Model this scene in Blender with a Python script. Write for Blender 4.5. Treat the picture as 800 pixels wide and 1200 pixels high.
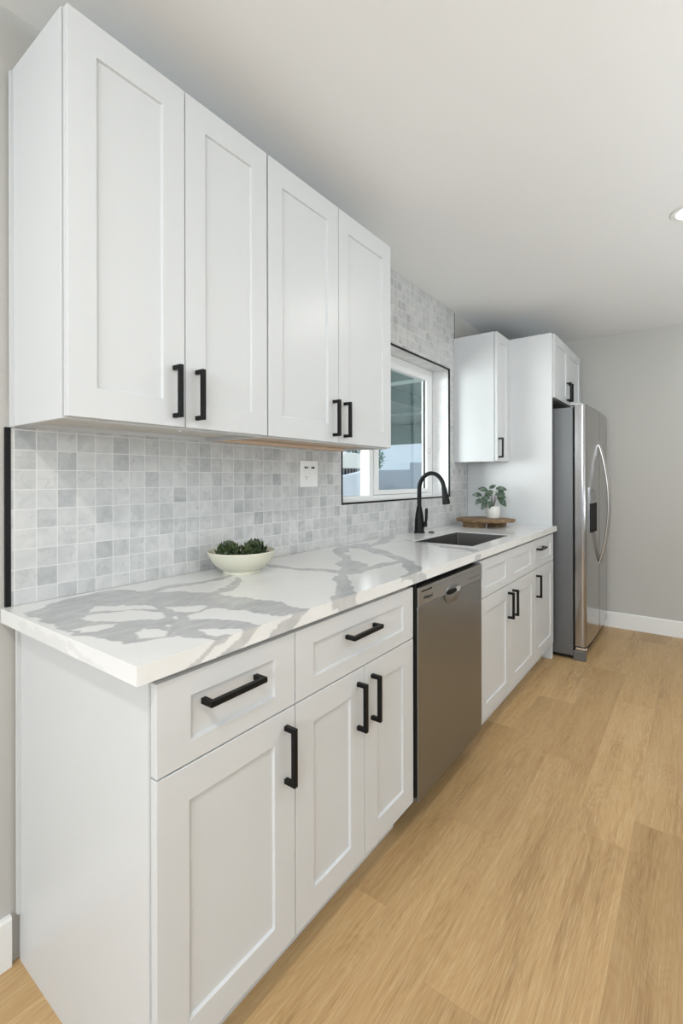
import bpy, bmesh, math, random
import numpy as np
from mathutils import Vector, Matrix
scene = bpy.context.scene
C = scene.collection
for o in list(bpy.data.objects): bpy.data.objects.remove(o, do_unlink=True)
random.seed(4)
PI = math.pi

# ------------------------------------------------------------ camera, world, light, exposure
cam_data = bpy.data.cameras.new('camera'); cam = bpy.data.objects.new('camera', cam_data); C.objects.link(cam)
cam_data.sensor_fit = 'HORIZONTAL'; cam_data.sensor_width = 36.0
cam_data.lens = 36.0*558.45/800.0
cam_data.shift_y = -(600-561.84)/800.0
cam_data.clip_start = 0.02
cam.matrix_world = Matrix.Translation((1.4017, 0, 1.2366)) @ Matrix.Rotation(0.6404, 4, 'Z') @ Matrix.Rotation(PI/2, 4, 'X') @ Matrix.Rotation(-0.0019, 4, 'Z')
scene.camera = cam

scene.view_settings.view_transform = 'Standard'
scene.view_settings.look = 'None'
scene.view_settings.gamma = 1.0
scene.view_settings.use_curve_mapping = False
scene.view_settings.exposure = 0.0

world = bpy.data.worlds.new('sky'); scene.world = world; world.use_nodes = True
wb = world.node_tree.nodes['Background']
wb.inputs[0].default_value = (0.72, 0.83, 0.97, 1); wb.inputs[1].default_value = 1.0

sun_d = bpy.data.lights.new('sun', 'SUN'); sun_d.energy = 2.6; sun_d.angle = math.radians(0.53); sun_d.color = (1.0, 0.97, 0.92)
sun = bpy.data.objects.new('sun', sun_d); C.objects.link(sun)
sun.rotation_euler = Vector((-0.60, 0.35, -0.72)).to_track_quat('-Z', 'Y').to_euler()

def area(name, loc, rot, sx, sy, power, col=(1, 1, 1), spread=PI):
    d = bpy.data.lights.new(name, 'AREA'); d.shape = 'RECTANGLE'; d.size = sx; d.size_y = sy
    d.energy = power; d.color = col; d.spread = spread
    o = bpy.data.objects.new(name, d); C.objects.link(o); o.location = loc; o.rotation_euler = rot
    return o
# area light standing in for daylight from an unseen opening behind the camera
area('daylight_front', (1.9, -3.05, 1.80), (PI/2+0.15, 0, 0), 2.6, 1.1, 98, (0.87, 0.955, 1.0))
area('ceiling_fill', (3.4, 1.8, 0.9), (PI/2+1.45, 0, PI/2), 3.2, 1.0, 76, (0.82, 0.93, 1.0))  # added upward fill for the ceiling, no window on that side
# added unseen light outside the window, brightening the far cabinet side
_d = Vector((0.25, 3.25, 1.75))-Vector((-1.7, 0.5, 1.45))
area('window_fill', (-1.7, 0.5, 1.45), _d.to_track_quat('-Z', 'Y').to_euler(), 1.6, 1.0, 29, (1.0, 0.975, 0.955), 1.6)

# ------------------------------------------------------------ materials
def mat(name, col=(0.8, 0.8, 0.8), rough=0.5, metal=0.0, spec=0.5, emit=None, es=0.0):
    m = bpy.data.materials.new(name); m.use_nodes = True
    b = m.node_tree.nodes['Principled BSDF']
    b.inputs['Base Color'].default_value = (*col, 1); b.inputs['Roughness'].default_value = rough
    b.inputs['Metallic'].default_value = metal; b.inputs['Specular IOR Level'].default_value = spec
    if emit: b.inputs['Emission Color'].default_value = (*emit, 1); b.inputs['Emission Strength'].default_value = es
    return m
class N:
    def __init__(s, m): s.t = m.node_tree; s.b = s.t.nodes['Principled BSDF']
    def n(s, typ, **k):
        x = s.t.nodes.new(typ)
        for a, v in k.items(): setattr(x, a, v)
        return x
    def put(s, sock, v):
        if isinstance(v, (int, float)): sock.default_value = v
        elif isinstance(v, tuple): sock.default_value = v
        else: s.t.links.new(v, sock)
    def m(s, op, a, b=0.0, c=None):
        x = s.n('ShaderNodeMath', operation=op); s.put(x.inputs[0], a); s.put(x.inputs[1], b)
        if c is not None: s.put(x.inputs[2], c)
        return x.outputs[0]
    def comb(s, a, b, c):
        x = s.n('ShaderNodeCombineXYZ'); s.put(x.inputs[0], a); s.put(x.inputs[1], b); s.put(x.inputs[2], c); return x.outputs[0]
    def pos(s):
        x = s.n('ShaderNodeTexCoord'); y = s.n('ShaderNodeSeparateXYZ'); s.put(y.inputs[0], x.outputs['Object']); return x.outputs['Object'], y.outputs
    def noise(s, vec, scale, detail=3, rough=0.55, dist=0.0):
        x = s.n('ShaderNodeTexNoise'); s.put(x.inputs['Vector'], vec); x.inputs['Scale'].default_value = scale
        x.inputs['Detail'].default_value = detail; x.inputs['Roughness'].default_value = rough; x.inputs['Distortion'].default_value = dist
        return x.outputs['Fac']
    def white(s, vec):
        x = s.n('ShaderNodeTexWhiteNoise', noise_dimensions='3D'); s.put(x.inputs['Vector'], vec); return x.outputs['Value'], x.outputs['Color']
    def ramp(s, f, stops):
        x = s.n('ShaderNodeValToRGB'); s.put(x.inputs[0], f); e = x.color_ramp.elements
        while len(e) < len(stops): e.new(0.5)
        for i, (p, c) in enumerate(stops): e[i].position = p; e[i].color = (*c, 1)
        return x.outputs[0]
    def mix(s, f, a, b, typ='MIX'):
        x = s.n('ShaderNodeMixRGB', blend_type=typ); s.put(x.inputs[0], f)
        for k, v in ((1, a), (2, b)):
            if isinstance(v, tuple) and len(v) == 3: v = (*v, 1)
            s.put(x.inputs[k], v)
        return x.outputs[0]
    def bump(s, h, strength, dist=0.001):
        x = s.n('ShaderNodeBump'); x.inputs['Strength'].default_value = strength; x.inputs['Distance'].default_value = dist
        s.put(x.inputs['Height'], h); s.put(s.b.inputs['Normal'], x.outputs[0])
    def vadd(s, a, b):
        x = s.n('ShaderNodeVectorMath', operation='ADD'); s.put(x.inputs[0], a); s.put(x.inputs[1], b); return x.outputs[0]
    def vmul(s, a, b):
        x = s.n('ShaderNodeVectorMath', operation='MULTIPLY'); s.put(x.inputs[0], a); s.put(x.inputs[1], b); return x.outputs[0]

M = {}
M['cab'] = mat('white_lacquer', (0.595, 0.604, 0.614), 0.34, 0, 0.40)
M['cab_in'] = mat('cabinet_underside', (0.62, 0.60, 0.56), 0.6)
M['ply'] = mat('raw_plywood', (0.62, 0.47, 0.35), 0.7)
M['black'] = mat('matte_black_metal', (0.004, 0.004, 0.0045), 0.42, 0.0, 0.22)
M['dark'] = mat('dark_gap', (0.006, 0.006, 0.006), 0.7, 0, 0.2)
M['white_plastic'] = mat('white_plastic', (0.82, 0.82, 0.81), 0.35)
M['vinyl'] = mat('white_vinyl', (0.84, 0.85, 0.85), 0.35)
M['trim'] = mat('white_trim_paint', (0.80, 0.80, 0.79), 0.4)
M['chrome'] = mat('bright_chrome', (0.8, 0.8, 0.8), 0.12, 1.0)
M['bowl'] = mat('cream_glazed_stoneware', (0.62, 0.60, 0.49), 0.3)
M['pot'] = mat('white_ribbed_ceramic', (0.70, 0.69, 0.66), 0.6)
M['soil'] = mat('dark_soil', (0.03, 0.02, 0.015), 0.9)
M['stem'] = mat('plant_stem', (0.06, 0.035, 0.03), 0.6)
M['lens'] = mat('lamp_lens', (0.9, 0.9, 0.9), 0.5, emit=(1, 0.98, 0.94), es=6.0)
M['stucco_blue'] = mat('blue_grey_stucco', (0.70, 0.73, 0.80), 0.9)
M['stucco_grey'] = mat('grey_block_wall', (0.42, 0.46, 0.53), 0.9)
M['outdoor_white'] = mat('outdoor_white', (0.80, 0.77, 0.72), 0.7)
M['concrete'] = mat('patio_concrete', (0.42, 0.40, 0.37), 0.9)

def wallmat(name, col, bs=0.15):
    m = mat(name, col, 0.7, 0, 0.25); k = N(m); p, _ = k.pos()
    n = k.noise(p, 1.3, 3); k.put(k.b.inputs['Base Color'], k.mix(k.m('MULTIPLY', n, 0.10), (*col, 1), (col[0]*.82, col[1]*.82, col[2]*.82, 1)))
    k.bump(k.noise(p, 60, 4), bs, 0.002); return m
M['wall'] = wallmat('warm_grey_wall_paint', (0.50, 0.49, 0.465))
M['ceiling'] = wallmat('white_ceiling_paint', (0.85, 0.855, 0.86), 0.2)

# floor: oak look planks running along y
m = mat('oak_plank_floor', (0.5, 0.33, 0.16), 0.42, 0, 0.35); M['floor'] = m; k = N(m); p, s = k.pos()
W, L = 0.18, 1.22
xi = k.m('DIVIDE', k.m('SUBTRACT', s[0], 0.68), W); col = k.m('FLOOR', xi)
off, _ = k.white(k.comb(col, 3.3, 7.7))
yi = k.m('ADD', k.m('DIVIDE', s[1], L), k.m('MULTIPLY', off, 5.0)); row = k.m('FLOOR', yi)
rv, rc = k.white(k.comb(col, row, 1.5))
fx = k.m('FRACT', xi); fy = k.m('FRACT', yi)
ex = k.m('MINIMUM', fx, k.m('SUBTRACT', 1.0, fx)); ey = k.m('MINIMUM', fy, k.m('SUBTRACT', 1.0, fy))
seam = k.m('MAXIMUM', k.m('LESS_THAN', ex, 0.005), k.m('LESS_THAN', ey, 0.0012))
cell = k.comb(k.m('MULTIPLY', rv, 37.0), k.m('MULTIPLY', rv, 91.0), k.m('MULTIPLY', rv, 13.0))
pv = k.vadd(p, cell)
warp = k.noise(k.vmul(pv, (4.0, 0.9, 1.0)), 1.0, 3, 0.5)
cath = k.n('ShaderNodeTexWave', wave_type='BANDS', bands_direction='X'); k.put(cath.inputs['Vector'], k.vadd(k.vmul(pv, (1.0, 0.10, 1.0)), k.comb(k.m('MULTIPLY', warp, 0.9), 0.0, 0.0)))
cath.inputs['Scale'].default_value = 16; cath.inputs['Distortion'].default_value = 0.5; cath.inputs['Detail'].default_value = 1.5; cath.inputs['Detail Scale'].default_value = 1.2
fine = k.noise(k.vmul(pv, (190.0, 5.0, 1.0)), 1.0, 5, 0.7)
mid = k.noise(k.vmul(pv, (11.0, 1.0, 1.0)), 1.0, 6, 0.62, 0.0)
g = k.m('ADD', k.m('MULTIPLY', cath.outputs['Fac'], 0.045), k.m('ADD', k.m('MULTIPLY', fine, 0.42), k.m('MULTIPLY', mid, 0.515)))
base = k.ramp(g, [(0.33, (0.33, 0.20, 0.088)), (0.46, (0.49, 0.318, 0.146)), (0.58, (0.555, 0.374, 0.182)), (0.68, (0.625, 0.440, 0.236))])
str_ = k.noise(k.vmul(pv, (420.0, 9.0, 1.0)), 1.0, 3, 0.6)
kn = k.n('ShaderNodeTexVoronoi', feature='F1'); k.put(kn.inputs['Vector'], k.vadd(k.vmul(pv, (5.5, 1.5, 1.0)), k.comb(k.m('MULTIPLY', warp, 0.8), k.m('MULTIPLY', mid, 0.5), 0.0))); kn.inputs['Scale'].default_value = 1.0
kd = kn.outputs['Distance']
ringw = k.m('MULTIPLY', k.m('SINE', k.m('MULTIPLY', kd, 95.0)), k.ramp(kd, [(0.02, (1, 1, 1)), (0.32, (0, 0, 0))]))
base = k.mix(k.m('MULTIPLY', k.m('MAXIMUM', ringw, 0.0), 0.26), base, (0.34, 0.20, 0.085))
base = k.mix(k.m('MULTIPLY', k.ramp(kd, [(0.02, (1, 1, 1)), (0.14, (0, 0, 0))]), 0.32), base, (0.33, 0.19, 0.08))
base = k.mix(k.m('MULTIPLY', k.ramp(str_, [(0.52, (0, 0, 0)), (0.64, (1, 1, 1))]), 0.5), base, (0.66, 0.50, 0.30))
tone = k.ramp(rv, [(0.0, (0.80, 0.78, 0.75)), (0.5, (1.0, 1.0, 1.0)), (1.0, (1.08, 1.09, 1.12))])
c_ = k.mix(1.0, k.mix(1.0, base, (0.95, 0.93, 0.93), 'MULTIPLY'), tone, 'MULTIPLY')
c_ = k.mix(k.m('MULTIPLY', seam, 0.22), c_, (0.26, 0.155, 0.075))
k.put(k.b.inputs['Base Color'], c_); k.bump(k.m('SUBTRACT', fine, seam), 0.12, 0.001)

# marble mosaic backsplash, 2 inch squares
m = mat('marble_mosaic', (0.6, 0.6, 0.6), 0.28, 0, 0.4); M['tile'] = m; k = N(m); p, s = k.pos()
T = 0.0515
u = k.m('DIVIDE', k.m('SUBTRACT', s[1], 0.4715), T); v = k.m('DIVIDE', k.m('SUBTRACT', s[2], 0.9155), T)
cu, cv = k.m('FLOOR', u), k.m('FLOOR', v); fu, fv = k.m('FRACT', u), k.m('FRACT', v)
rv, rc = k.white(k.comb(cu, cv, 0.5))
e = k.m('MINIMUM', k.m('MINIMUM', fu, k.m('SUBTRACT', 1.0, fu)), k.m('MINIMUM', fv, k.m('SUBTRACT', 1.0, fv)))
grout = k.m('LESS_THAN', e, 0.022)
cell = k.vmul(rc, (17.0, 23.0, 29.0)); pv = k.vadd(p, cell)
cloud = k.noise(pv, 14, 5, 0.6, 0.8)
vein = k.m('ABSOLUTE', k.m('SUBTRACT', k.noise(pv, 9, 4, 0.6, 1.2), 0.5))
veinm = k.m('MULTIPLY', k.m('SMOOTH_MIN', 1.0, k.m('MAXIMUM', 0.0, k.m('SUBTRACT', 1.0, k.m('DIVIDE', vein, 0.03))), 0.1), k.m('GREATER_THAN', rv, 0.35))
g = k.m('ADD', k.m('MULTIPLY', k.m('POWER', rv, 3.0), 0.30), k.m('MULTIPLY', cloud, 0.85))
tc = k.ramp(g, [(0.25, (0.62, 0.618, 0.61)), (0.42, (0.55, 0.552, 0.552)), (0.60, (0.48, 0.486, 0.49)), (0.88, (0.33, 0.34, 0.348))])
tc = k.mix(k.m('MULTIPLY', veinm, 0.32), tc, (0.33, 0.34, 0.35))
blot = k.ramp(k.noise(pv, 26, 3, 0.6, 0.6), [(0.62, (0, 0, 0)), (0.74, (1, 1, 1))])
tc = k.mix(k.m('MULTIPLY', blot, 0.42), tc, (0.28, 0.28, 0.285))
tc = k.mix(grout, tc, (0.68, 0.675, 0.665)); k.put(k.b.inputs['Base Color'], tc)
k.bump(k.m('SUBTRACT', 1.0, grout), 0.35, 0.001)

# plain marble of the window reveal
m = mat('reveal_marble', (0.75, 0.75, 0.75), 0.3); M['reveal'] = m; k = N(m); p, s = k.pos()
k.put(k.b.inputs['Base Color'], k.ramp(k.noise(p, 9, 5, 0.6, 1.0), [(0.3, (0.66, 0.67, 0.69)), (0.5, (0.82, 0.82, 0.82)), (0.8, (0.86, 0.86, 0.85))]))

# quartz with grey veins held as a colour attribute of the slab
m = mat('veined_quartz', (0.8, 0.8, 0.8), 0.13, 0, 0.5); M['quartz'] = m; k = N(m); p, s = k.pos()
at = k.n('ShaderNodeAttribute', attribute_name='vein'); f = at.outputs['Fac']
gr = k.ramp(k.noise(k.vmul(p, (20.0, 9.0, 9.0)), 1.0, 6, 0.65, 1.5), [(0.3, (0.37, 0.375, 0.385)), (0.55, (0.46, 0.465, 0.475)), (0.8, (0.58, 0.58, 0.58))])
wh = k.ramp(k.noise(p, 5, 4), [(0.3, (0.73, 0.73, 0.725)), (0.7, (0.77, 0.77, 0.765))])
k.put(k.b.inputs['Base Color'], k.mix(f, wh, gr))

def steel(name, col, rough, brush=(3.0, 3.0, 160.0), amt=0.10):
    m = mat(name, col, rough, 1.0); k = N(m); p, s = k.pos()
    n = k.noise(k.vmul(p, brush), 1.0, 3, 0.6)
    k.put(k.b.inputs['Roughness'], k.m('ADD', rough - amt/2, k.m('MULTIPLY', n, amt))); return m
M['steel'] = steel('brushed_stainless', (0.52, 0.50, 0.48), 0.30)
M['steel_dark'] = steel('dark_brushed_stainless', (0.285, 0.295, 0.305), 0.34)
M['steel_panel'] = steel('panel_stainless', (0.40, 0.40, 0.40), 0.30)
M['steel_sink'] = steel('sink_stainless', (0.20, 0.195, 0.185), 0.40)
M['steel_door'] = steel('fridge_door_stainless', (0.37, 0.36, 0.355), 0.17, amt=0.05)
m = mat('textured_grey_fridge_side', (0.16, 0.163, 0.167), 0.38, 0.55); M['fridge_side'] = m; k = N(m); p, s = k.pos()
n = k.noise(p, 180, 3); k.bump(n, 0.25, 0.0008)
# wood of the riser board
m = mat('acacia_wood', (0.2, 0.1, 0.05), 0.55); M['wood'] = m; k = N(m); p, s = k.pos()
k.put(k.b.inputs['Base Color'], k.ramp(k.noise(k.vmul(p, (14.0, 60.0, 60.0)), 1.0, 4, 0.6, 1.0), [(0.3, (0.07, 0.035, 0.015)), (0.5, (0.20, 0.115, 0.05)), (0.72, (0.40, 0.27, 0.15))]))
m = mat('silvery_green_leaf', (0.1, 0.16, 0.1), 0.4); M['leaf'] = m; k = N(m); p, s = k.pos()
k.put(k.b.inputs['Base Color'], k.ramp(k.noise(p, 70, 3, 0.6), [(0.42, (0.014, 0.036, 0.018)), (0.56, (0.045, 0.09, 0.05)), (0.70, (0.24, 0.31, 0.27))]))
m = mat('dark_green_succulent', (0.05, 0.09, 0.03), 0.4); M['succ'] = m; k = N(m); p, s = k.pos()
k.put(k.b.inputs['Base Color'], k.ramp(k.noise(p, 60, 2, 0.6), [(0.35, (0.012, 0.024, 0.010)), (0.5, (0.035, 0.055, 0.018)), (0.66, (0.10, 0.13, 0.05)), (0.8, (0.22, 0.25, 0.16))]))
m = mat('outdoor_foliage', (0.05, 0.1, 0.06), 0.7); M['foliage'] = m; k = N(m); p, s = k.pos()
k.put(k.b.inputs['Base Color'], k.ramp(k.noise(p, 9, 4, 0.7), [(0.35, (0.04, 0.09, 0.06)), (0.6, (0.14, 0.26, 0.18))]))
m = mat('patio_cover_panel', (0.32, 0.42, 0.39), 0.6); M['patio'] = m
M['patio_dark'] = mat('patio_rafter', (0.22, 0.30, 0.28), 0.7)
M['patio_line'] = mat('patio_cover_seam', (0.62, 0.74, 0.70), 0.6)
m = mat('window_glass', (0.92, 0.98, 0.96), 0.02); M['glass'] = m
nt = m.node_tree; nt.nodes.remove(nt.nodes['Principled BSDF'])
tr = nt.nodes.new('ShaderNodeBsdfTransparent'); tr.inputs[0].default_value = (0.90, 0.95, 0.95, 1)
gl = nt.nodes.new('ShaderNodeBsdfGlossy'); gl.inputs['Roughness'].default_value = 0.02
geo = nt.nodes.new('ShaderNodeNewGeometry'); dt = nt.nodes.new('ShaderNodeVectorMath'); dt.operation = 'DOT_PRODUCT'
nt.links.new(geo.outputs['Normal'], dt.inputs[0]); nt.links.new(geo.outputs['Incoming'], dt.inputs[1])
def mth(op, a, b):
    x = nt.nodes.new('ShaderNodeMath'); x.operation = op
    for i_, v_ in enumerate((a, b)):
        if isinstance(v_, (int, float)): x.inputs[i_].default_value = v_
        else: nt.links.new(v_, x.inputs[i_])
    return x
fr = mth('ADD', mth('MULTIPLY', mth('POWER', mth('SUBTRACT', 1.0, mth('ABSOLUTE', dt.outputs['Value'], 0).outputs[0]).outputs[0], 5.0).outputs[0], 0.9).outputs[0], 0.04)
mx = nt.nodes.new('ShaderNodeMixShader'); nt.links.new(fr.outputs[0], mx.inputs[0]); nt.links.new(tr.outputs[0], mx.inputs[1]); nt.links.new(gl.outputs[0], mx.inputs[2])
nt.links.new(mx.outputs[0], nt.nodes['Material Output'].inputs[0])

# ------------------------------------------------------------ builders
def link(name, me, material=None, parent=None):
    o = bpy.data.objects.new(name, me); C.objects.link(o)
    if material is not None: me.materials.append(material)
    if parent is not None: o.parent = parent
    return o
def obj(name, bm, material, parent=None, bevel=0.0, smooth=False, seg=2):
    me = bpy.data.meshes.new(name)
    if parent is not None:
        off = Vector((0, 0, 0)); q = parent
        while q is not None: off += q.location; q = q.parent
        bmesh.ops.translate(bm, verts=bm.verts, vec=-off)
    bmesh.ops.recalc_face_normals(bm, faces=bm.faces)
    bm.to_mesh(me); bm.free()
    if smooth:
        for f in me.polygons: f.use_smooth = True
        me.set_sharp_from_angle(angle=math.radians(38))
    o = link(name, me, material, parent)
    if bevel:
        b = o.modifiers.new('bevel', 'BEVEL'); b.width = bevel; b.segments = seg; b.limit_method = 'ANGLE'; b.angle_limit = math.radians(40)
    return o
def B(): return bmesh.new()
def box(bm, x0, x1, y0, y1, z0, z1):
    v = [bm.verts.new((x, y, z)) for x in (x0, x1) for y in (y0, y1) for z in (z0, z1)]
    for f in ((0, 1, 3, 2), (4, 6, 7, 5), (0, 4, 5, 1), (2, 3, 7, 6), (0, 2, 6, 4), (1, 5, 7, 3)): bm.faces.new([v[i] for i in f])
    return v
def boxb(*a):
    bm = B(); box(bm, *a); return bm
def lathe(bm, prof, cx, cy, n=40, cap0=True, cap1=True, ax='Z'):
    rings = []
    for r, z in prof:
        rings.append([bm.verts.new((cx+r*math.cos(2*PI*i/n), cy+r*math.sin(2*PI*i/n), z)) for i in range(n)])
    for a, b in zip(rings, rings[1:]):
        for i in range(n): bm.faces.new([a[i], a[(i+1) % n], b[(i+1) % n], b[i]])
    if cap0: bm.faces.new(rings[0][::-1])
    if cap1: bm.faces.new(rings[-1])
def tube(bm, pts, rad, n=12, caps=True):
    pts = [Vector(q) for q in pts]; rads = rad if isinstance(rad, (list, tuple)) else [rad]*len(pts)
    rings = []; up = None
    for i, q in enumerate(pts):
        t = (pts[min(i+1, len(pts)-1)]-pts[max(i-1, 0)]).normalized()
        if up is None: up = t.orthogonal().normalized()
        up = (up-t*up.dot(t)).normalized(); w = t.cross(up)
        rings.append([bm.verts.new(q+(up*math.cos(2*PI*j/n)+w*math.sin(2*PI*j/n))*rads[i]) for j in range(n)])
    for a, b in zip(rings, rings[1:]):
        for j in range(n): bm.faces.new([a[j], a[(j+1) % n], b[(j+1) % n], b[j]])
    if caps: bm.faces.new(rings[0][::-1]); bm.faces.new(rings[-1])
def empty(name, loc, label=None, cat=None, group=None):
    o = bpy.data.objects.new(name, None); C.objects.link(o); o.location = loc; o.empty_display_size = 0.1
    if label: tag(o, label, cat, group)
    return o
def tag(o, label, cat=None, group=None):
    o['label'] = label
    if cat: o['category'] = cat
    if group: o['group'] = group
    return o
def struct(o, label=None):
    o['kind'] = 'structure'
    if label: o['label'] = label
    return o

# a slab of grid cells seen along x (for walls) : keep(y, z) says which cells exist
def cellslab(bm, x0, x1, ys, zs, keep):
    ny, nz = len(ys)-1, len(zs)-1; cache = {}
    def V(x, i, j):
        if (x, i, j) not in cache: cache[(x, i, j)] = bm.verts.new((x, ys[i], zs[j]))
        return cache[(x, i, j)]
    K = [[keep((ys[i]+ys[i+1])/2, (zs[j]+zs[j+1])/2) for j in range(nz)] for i in range(ny)]
    g = lambda i, j: 0 <= i < ny and 0 <= j < nz and K[i][j]
    for i in range(ny):
        for j in range(nz):
            if not K[i][j]: continue
            for x in (x0, x1): bm.faces.new([V(x, i, j), V(x, i+1, j), V(x, i+1, j+1), V(x, i, j+1)])
            for di, dj, a, b in ((-1, 0, (i, j), (i, j+1)), (1, 0, (i+1, j), (i+1, j+1)), (0, -1, (i, j), (i+1, j)), (0, 1, (i, j+1), (i+1, j+1))):
                if not g(i+di, j+dj): bm.faces.new([V(x0, *a), V(x1, *a), V(x1, *b), V(x0, *b)])

# shaker front facing +x; panels are recessed rectangles (y0,y1,z0,z1)
def shaker(y0, y1, z0, z1, xf, panels, th=0.019, d=0.007, sl=0.0015):
    bm = B()
    ys = sorted(set([y0, y1]+[q for p in panels for q in p[:2]])); zs = sorted(set([z0, z1]+[q for p in panels for q in p[2:]]))
    cache = {}
    def V(y, z):
        if (y, z) not in cache: cache[(y, z)] = bm.verts.new((xf, y, z))
        return cache[(y, z)]
    for a, b in zip(ys, ys[1:]):
        for c, e in zip(zs, zs[1:]):
            my, mz = (a+b)/2, (c+e)/2
            if any(p[0] < my < p[1] and p[2] < mz < p[3] for p in panels): continue
            bm.faces.new([V(a, c), V(b, c), V(b, e), V(a, e)])
    for p in panels:
        py = [q for q in ys if p[0] <= q <= p[1]]; pz = [q for q in zs if p[2] <= q <= p[3]]
        inner = [bm.verts.new((xf-d, y, z)) for y, z in ((p[0]+sl, p[2]+sl), (p[1]-sl, p[2]+sl), (p[1]-sl, p[3]-sl), (p[0]+sl, p[3]-sl))]
        bm.faces.new(inner)
        loop = [[V(q, p[2]) for q in py], [V(p[1], q) for q in pz], [V(q, p[3]) for q in reversed(py)], [V(p[0], q) for q in reversed(pz)]]
        for i in range(4): bm.faces.new(loop[i]+[inner[(i+1) % 4], inner[i]])
    bk = [bm.verts.new((xf-th, y, z)) for y, z in ((y0, z0), (y1, z0), (y1, z1), (y0, z1))]; bm.faces.new(bk[::-1])
    sides = [[V(q, z0) for q in ys], [V(y1, q) for q in zs], [V(q, z1) for q in reversed(ys)], [V(y0, q) for q in reversed(zs)]]
    for i in range(4): bm.faces.new([bk[i], bk[(i+1) % 4]]+sides[i][::-1])
    return bm
def pull(parent, xf, y, z, vert=True, L=0.137, s=0.0115, out=0.034):
    bm = B(); h = L/2; q = s/2
    def bx(x0, x1, a0, a1):
        if vert: box(bm, x0, x1, y-q, y+q, z+a0, z+a1)
        else: box(bm, x0, x1, y+a0, y+a1, z-q, z+q)
    # U shape in one closed outline
    prof = [(0, -h), (out, -h), (out, h), (0, h), (0, h-s), (out-s, h-s), (out-s, -h+s), (0, -h+s)]
    def P(a, t, w): return (xf+a, y+w, z+t) if vert else (xf+a, y+t, z+w)
    A = [bm.verts.new(P(a, t, -q)) for a, t in prof]; Bv = [bm.verts.new(P(a, t, q)) for a, t in prof]
    for quad in ((0, 1, 6, 7), (1, 2, 5, 6), (2, 3, 4, 5)):
        bm.faces.new([A[i] for i in quad]); bm.faces.new([Bv[i] for i in quad[::-1]])
    for i in range(8): j = (i+1) % 8; bm.faces.new([A[i], A[j], Bv[j], Bv[i]])
    return obj('handle', bm, M['black'], parent, 0.0008)

# ------------------------------------------------------------ room shell
CZ = 2.44; YB = 4.55; XR = 4.0; YF = -3.2
WY0, WY1, WZ0, WZ1 = 1.881, 3.165, 1.112, 2.017      # window opening in the tile face
struct(obj('floor', boxb(-0.21, XR+0.15, YF-0.15, YB+0.15, -0.1, 0), M['floor']), 'light oak look plank floor running towards the far wall')
struct(obj('ceiling', boxb(-0.21, XR+0.15, YF-0.15, YB+0.15, CZ, CZ+0.12), M['ceiling']), 'flat white painted ceiling')
bm = B(); ys = [YF-0.15, WY0-0.008, WY1+0.008, YB+0.15]; zs = [0, WZ0-0.008, WZ1+0.008, CZ]
cellslab(bm, -0.21, -0.009, ys, zs, lambda y, z: not (WY0 < y < WY1 and WZ0 < z < WZ1))
struct(obj('wall_left', bm, M['wall']), 'left wall behind the cabinets, with the window opening')
struct(obj('wall_back', boxb(-0.009, XR+0.15, YB, YB+0.15, 0, CZ), M['wall']), 'far wall beyond the refrigerator')
bm = B(); cellslab(bm, XR, XR+0.15, [YF, -1.2, 2.4, YB], [0, 0.45, 2.2, CZ], lambda y, z: True)
struct(obj('wall_right', bm, M['wall']))
bm = B(); cellslab(bm, 0, 0.15, [-(XR+0.15), -3.3, -0.5, 0.009], [0, 2.3, CZ], lambda y, z: not (-3.3 < y < -0.5 and z < 2.3))
for v in bm.verts: v.co = Vector((-v.co.y, YF-0.15+v.co.x, v.co.z))
struct(obj('wall_front', bm, M['wall']))
def baseboard(name, pts, h, th, nrm):
    bm = B(); (x0, y0), (x1, y1) = pts; nx, ny = nrm
    prof = [(0, 0), (th, 0), (th, h-0.008), (th-0.004, h), (0, h)]
    A = [bm.verts.new((x0+nx*a, y0+ny*a, z)) for a, z in prof]; Bv = [bm.verts.new((x1+nx*a, y1+ny*a, z)) for a, z in prof]
    bm.faces.new(A); bm.faces.new(Bv[::-1])
    for i in range(5): j = (i+1) % 5; bm.faces.new([A[i], A[j], Bv[j], Bv[i]])
    return struct(obj(name, bm, M['trim']))
baseboard('baseboard_back', ((-0.009, YB), (XR, YB)), 0.127, 0.013, (0, -1))
baseboard('baseboard_left', ((-0.009, YF), (-0.009, 0.470)), 0.127, 0.014, (1, 0))
baseboard('baseboard_right', ((XR, YF), (XR, YB-0.013)), 0.127, 0.013, (-1, 0))

# window in the left wall: a horizontal slider set back in the reveal
win = empty('window_1', (-0.165, (WY0+WY1)/2, WZ0)); struct(win, 'white framed sliding window over the sink')
xa, xb = -0.200, -0.135
bm = B()
cellslab(bm, xa, xb, [WY0, WY0+0.035, 2.335, 2.375, WY1-0.045, WY1], [WZ0, WZ0+0.030, WZ1-0.045, WZ1],
         lambda y, z: y < WY0+0.035 or y > WY1-0.045 or z < WZ0+0.030 or z > WZ1-0.045 or (2.335 < y < 2.375))
obj('frame', bm, M['vinyl'], win, 0.003)
SY0, SY1, SZ0, SZ1 = 2.377, WY1-0.047, WZ0+0.032, WZ1-0.047
bm = B(); cellslab(bm, -0.170, -0.128, [SY0, SY0+0.052, SY1-0.050, SY1], [SZ0, SZ0+0.028, SZ1-0.035, SZ1],
                   lambda y, z: not (SY0+0.052 < y < SY1-0.050 and SZ0+0.028 < z < SZ1-0.035))
sash = obj('sash', bm, M['vinyl'], win, 0.002)
obj('pane', boxb(-0.152, -0.148, SY0+0.05, SY1-0.048, SZ0+0.026, SZ1-0.033), M['glass'], sash)
obj('latch', boxb(-0.128, -0.118, SY1-0.035, SY1-0.018, 1.42, 1.455), M['steel'], sash, 0.002)
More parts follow.
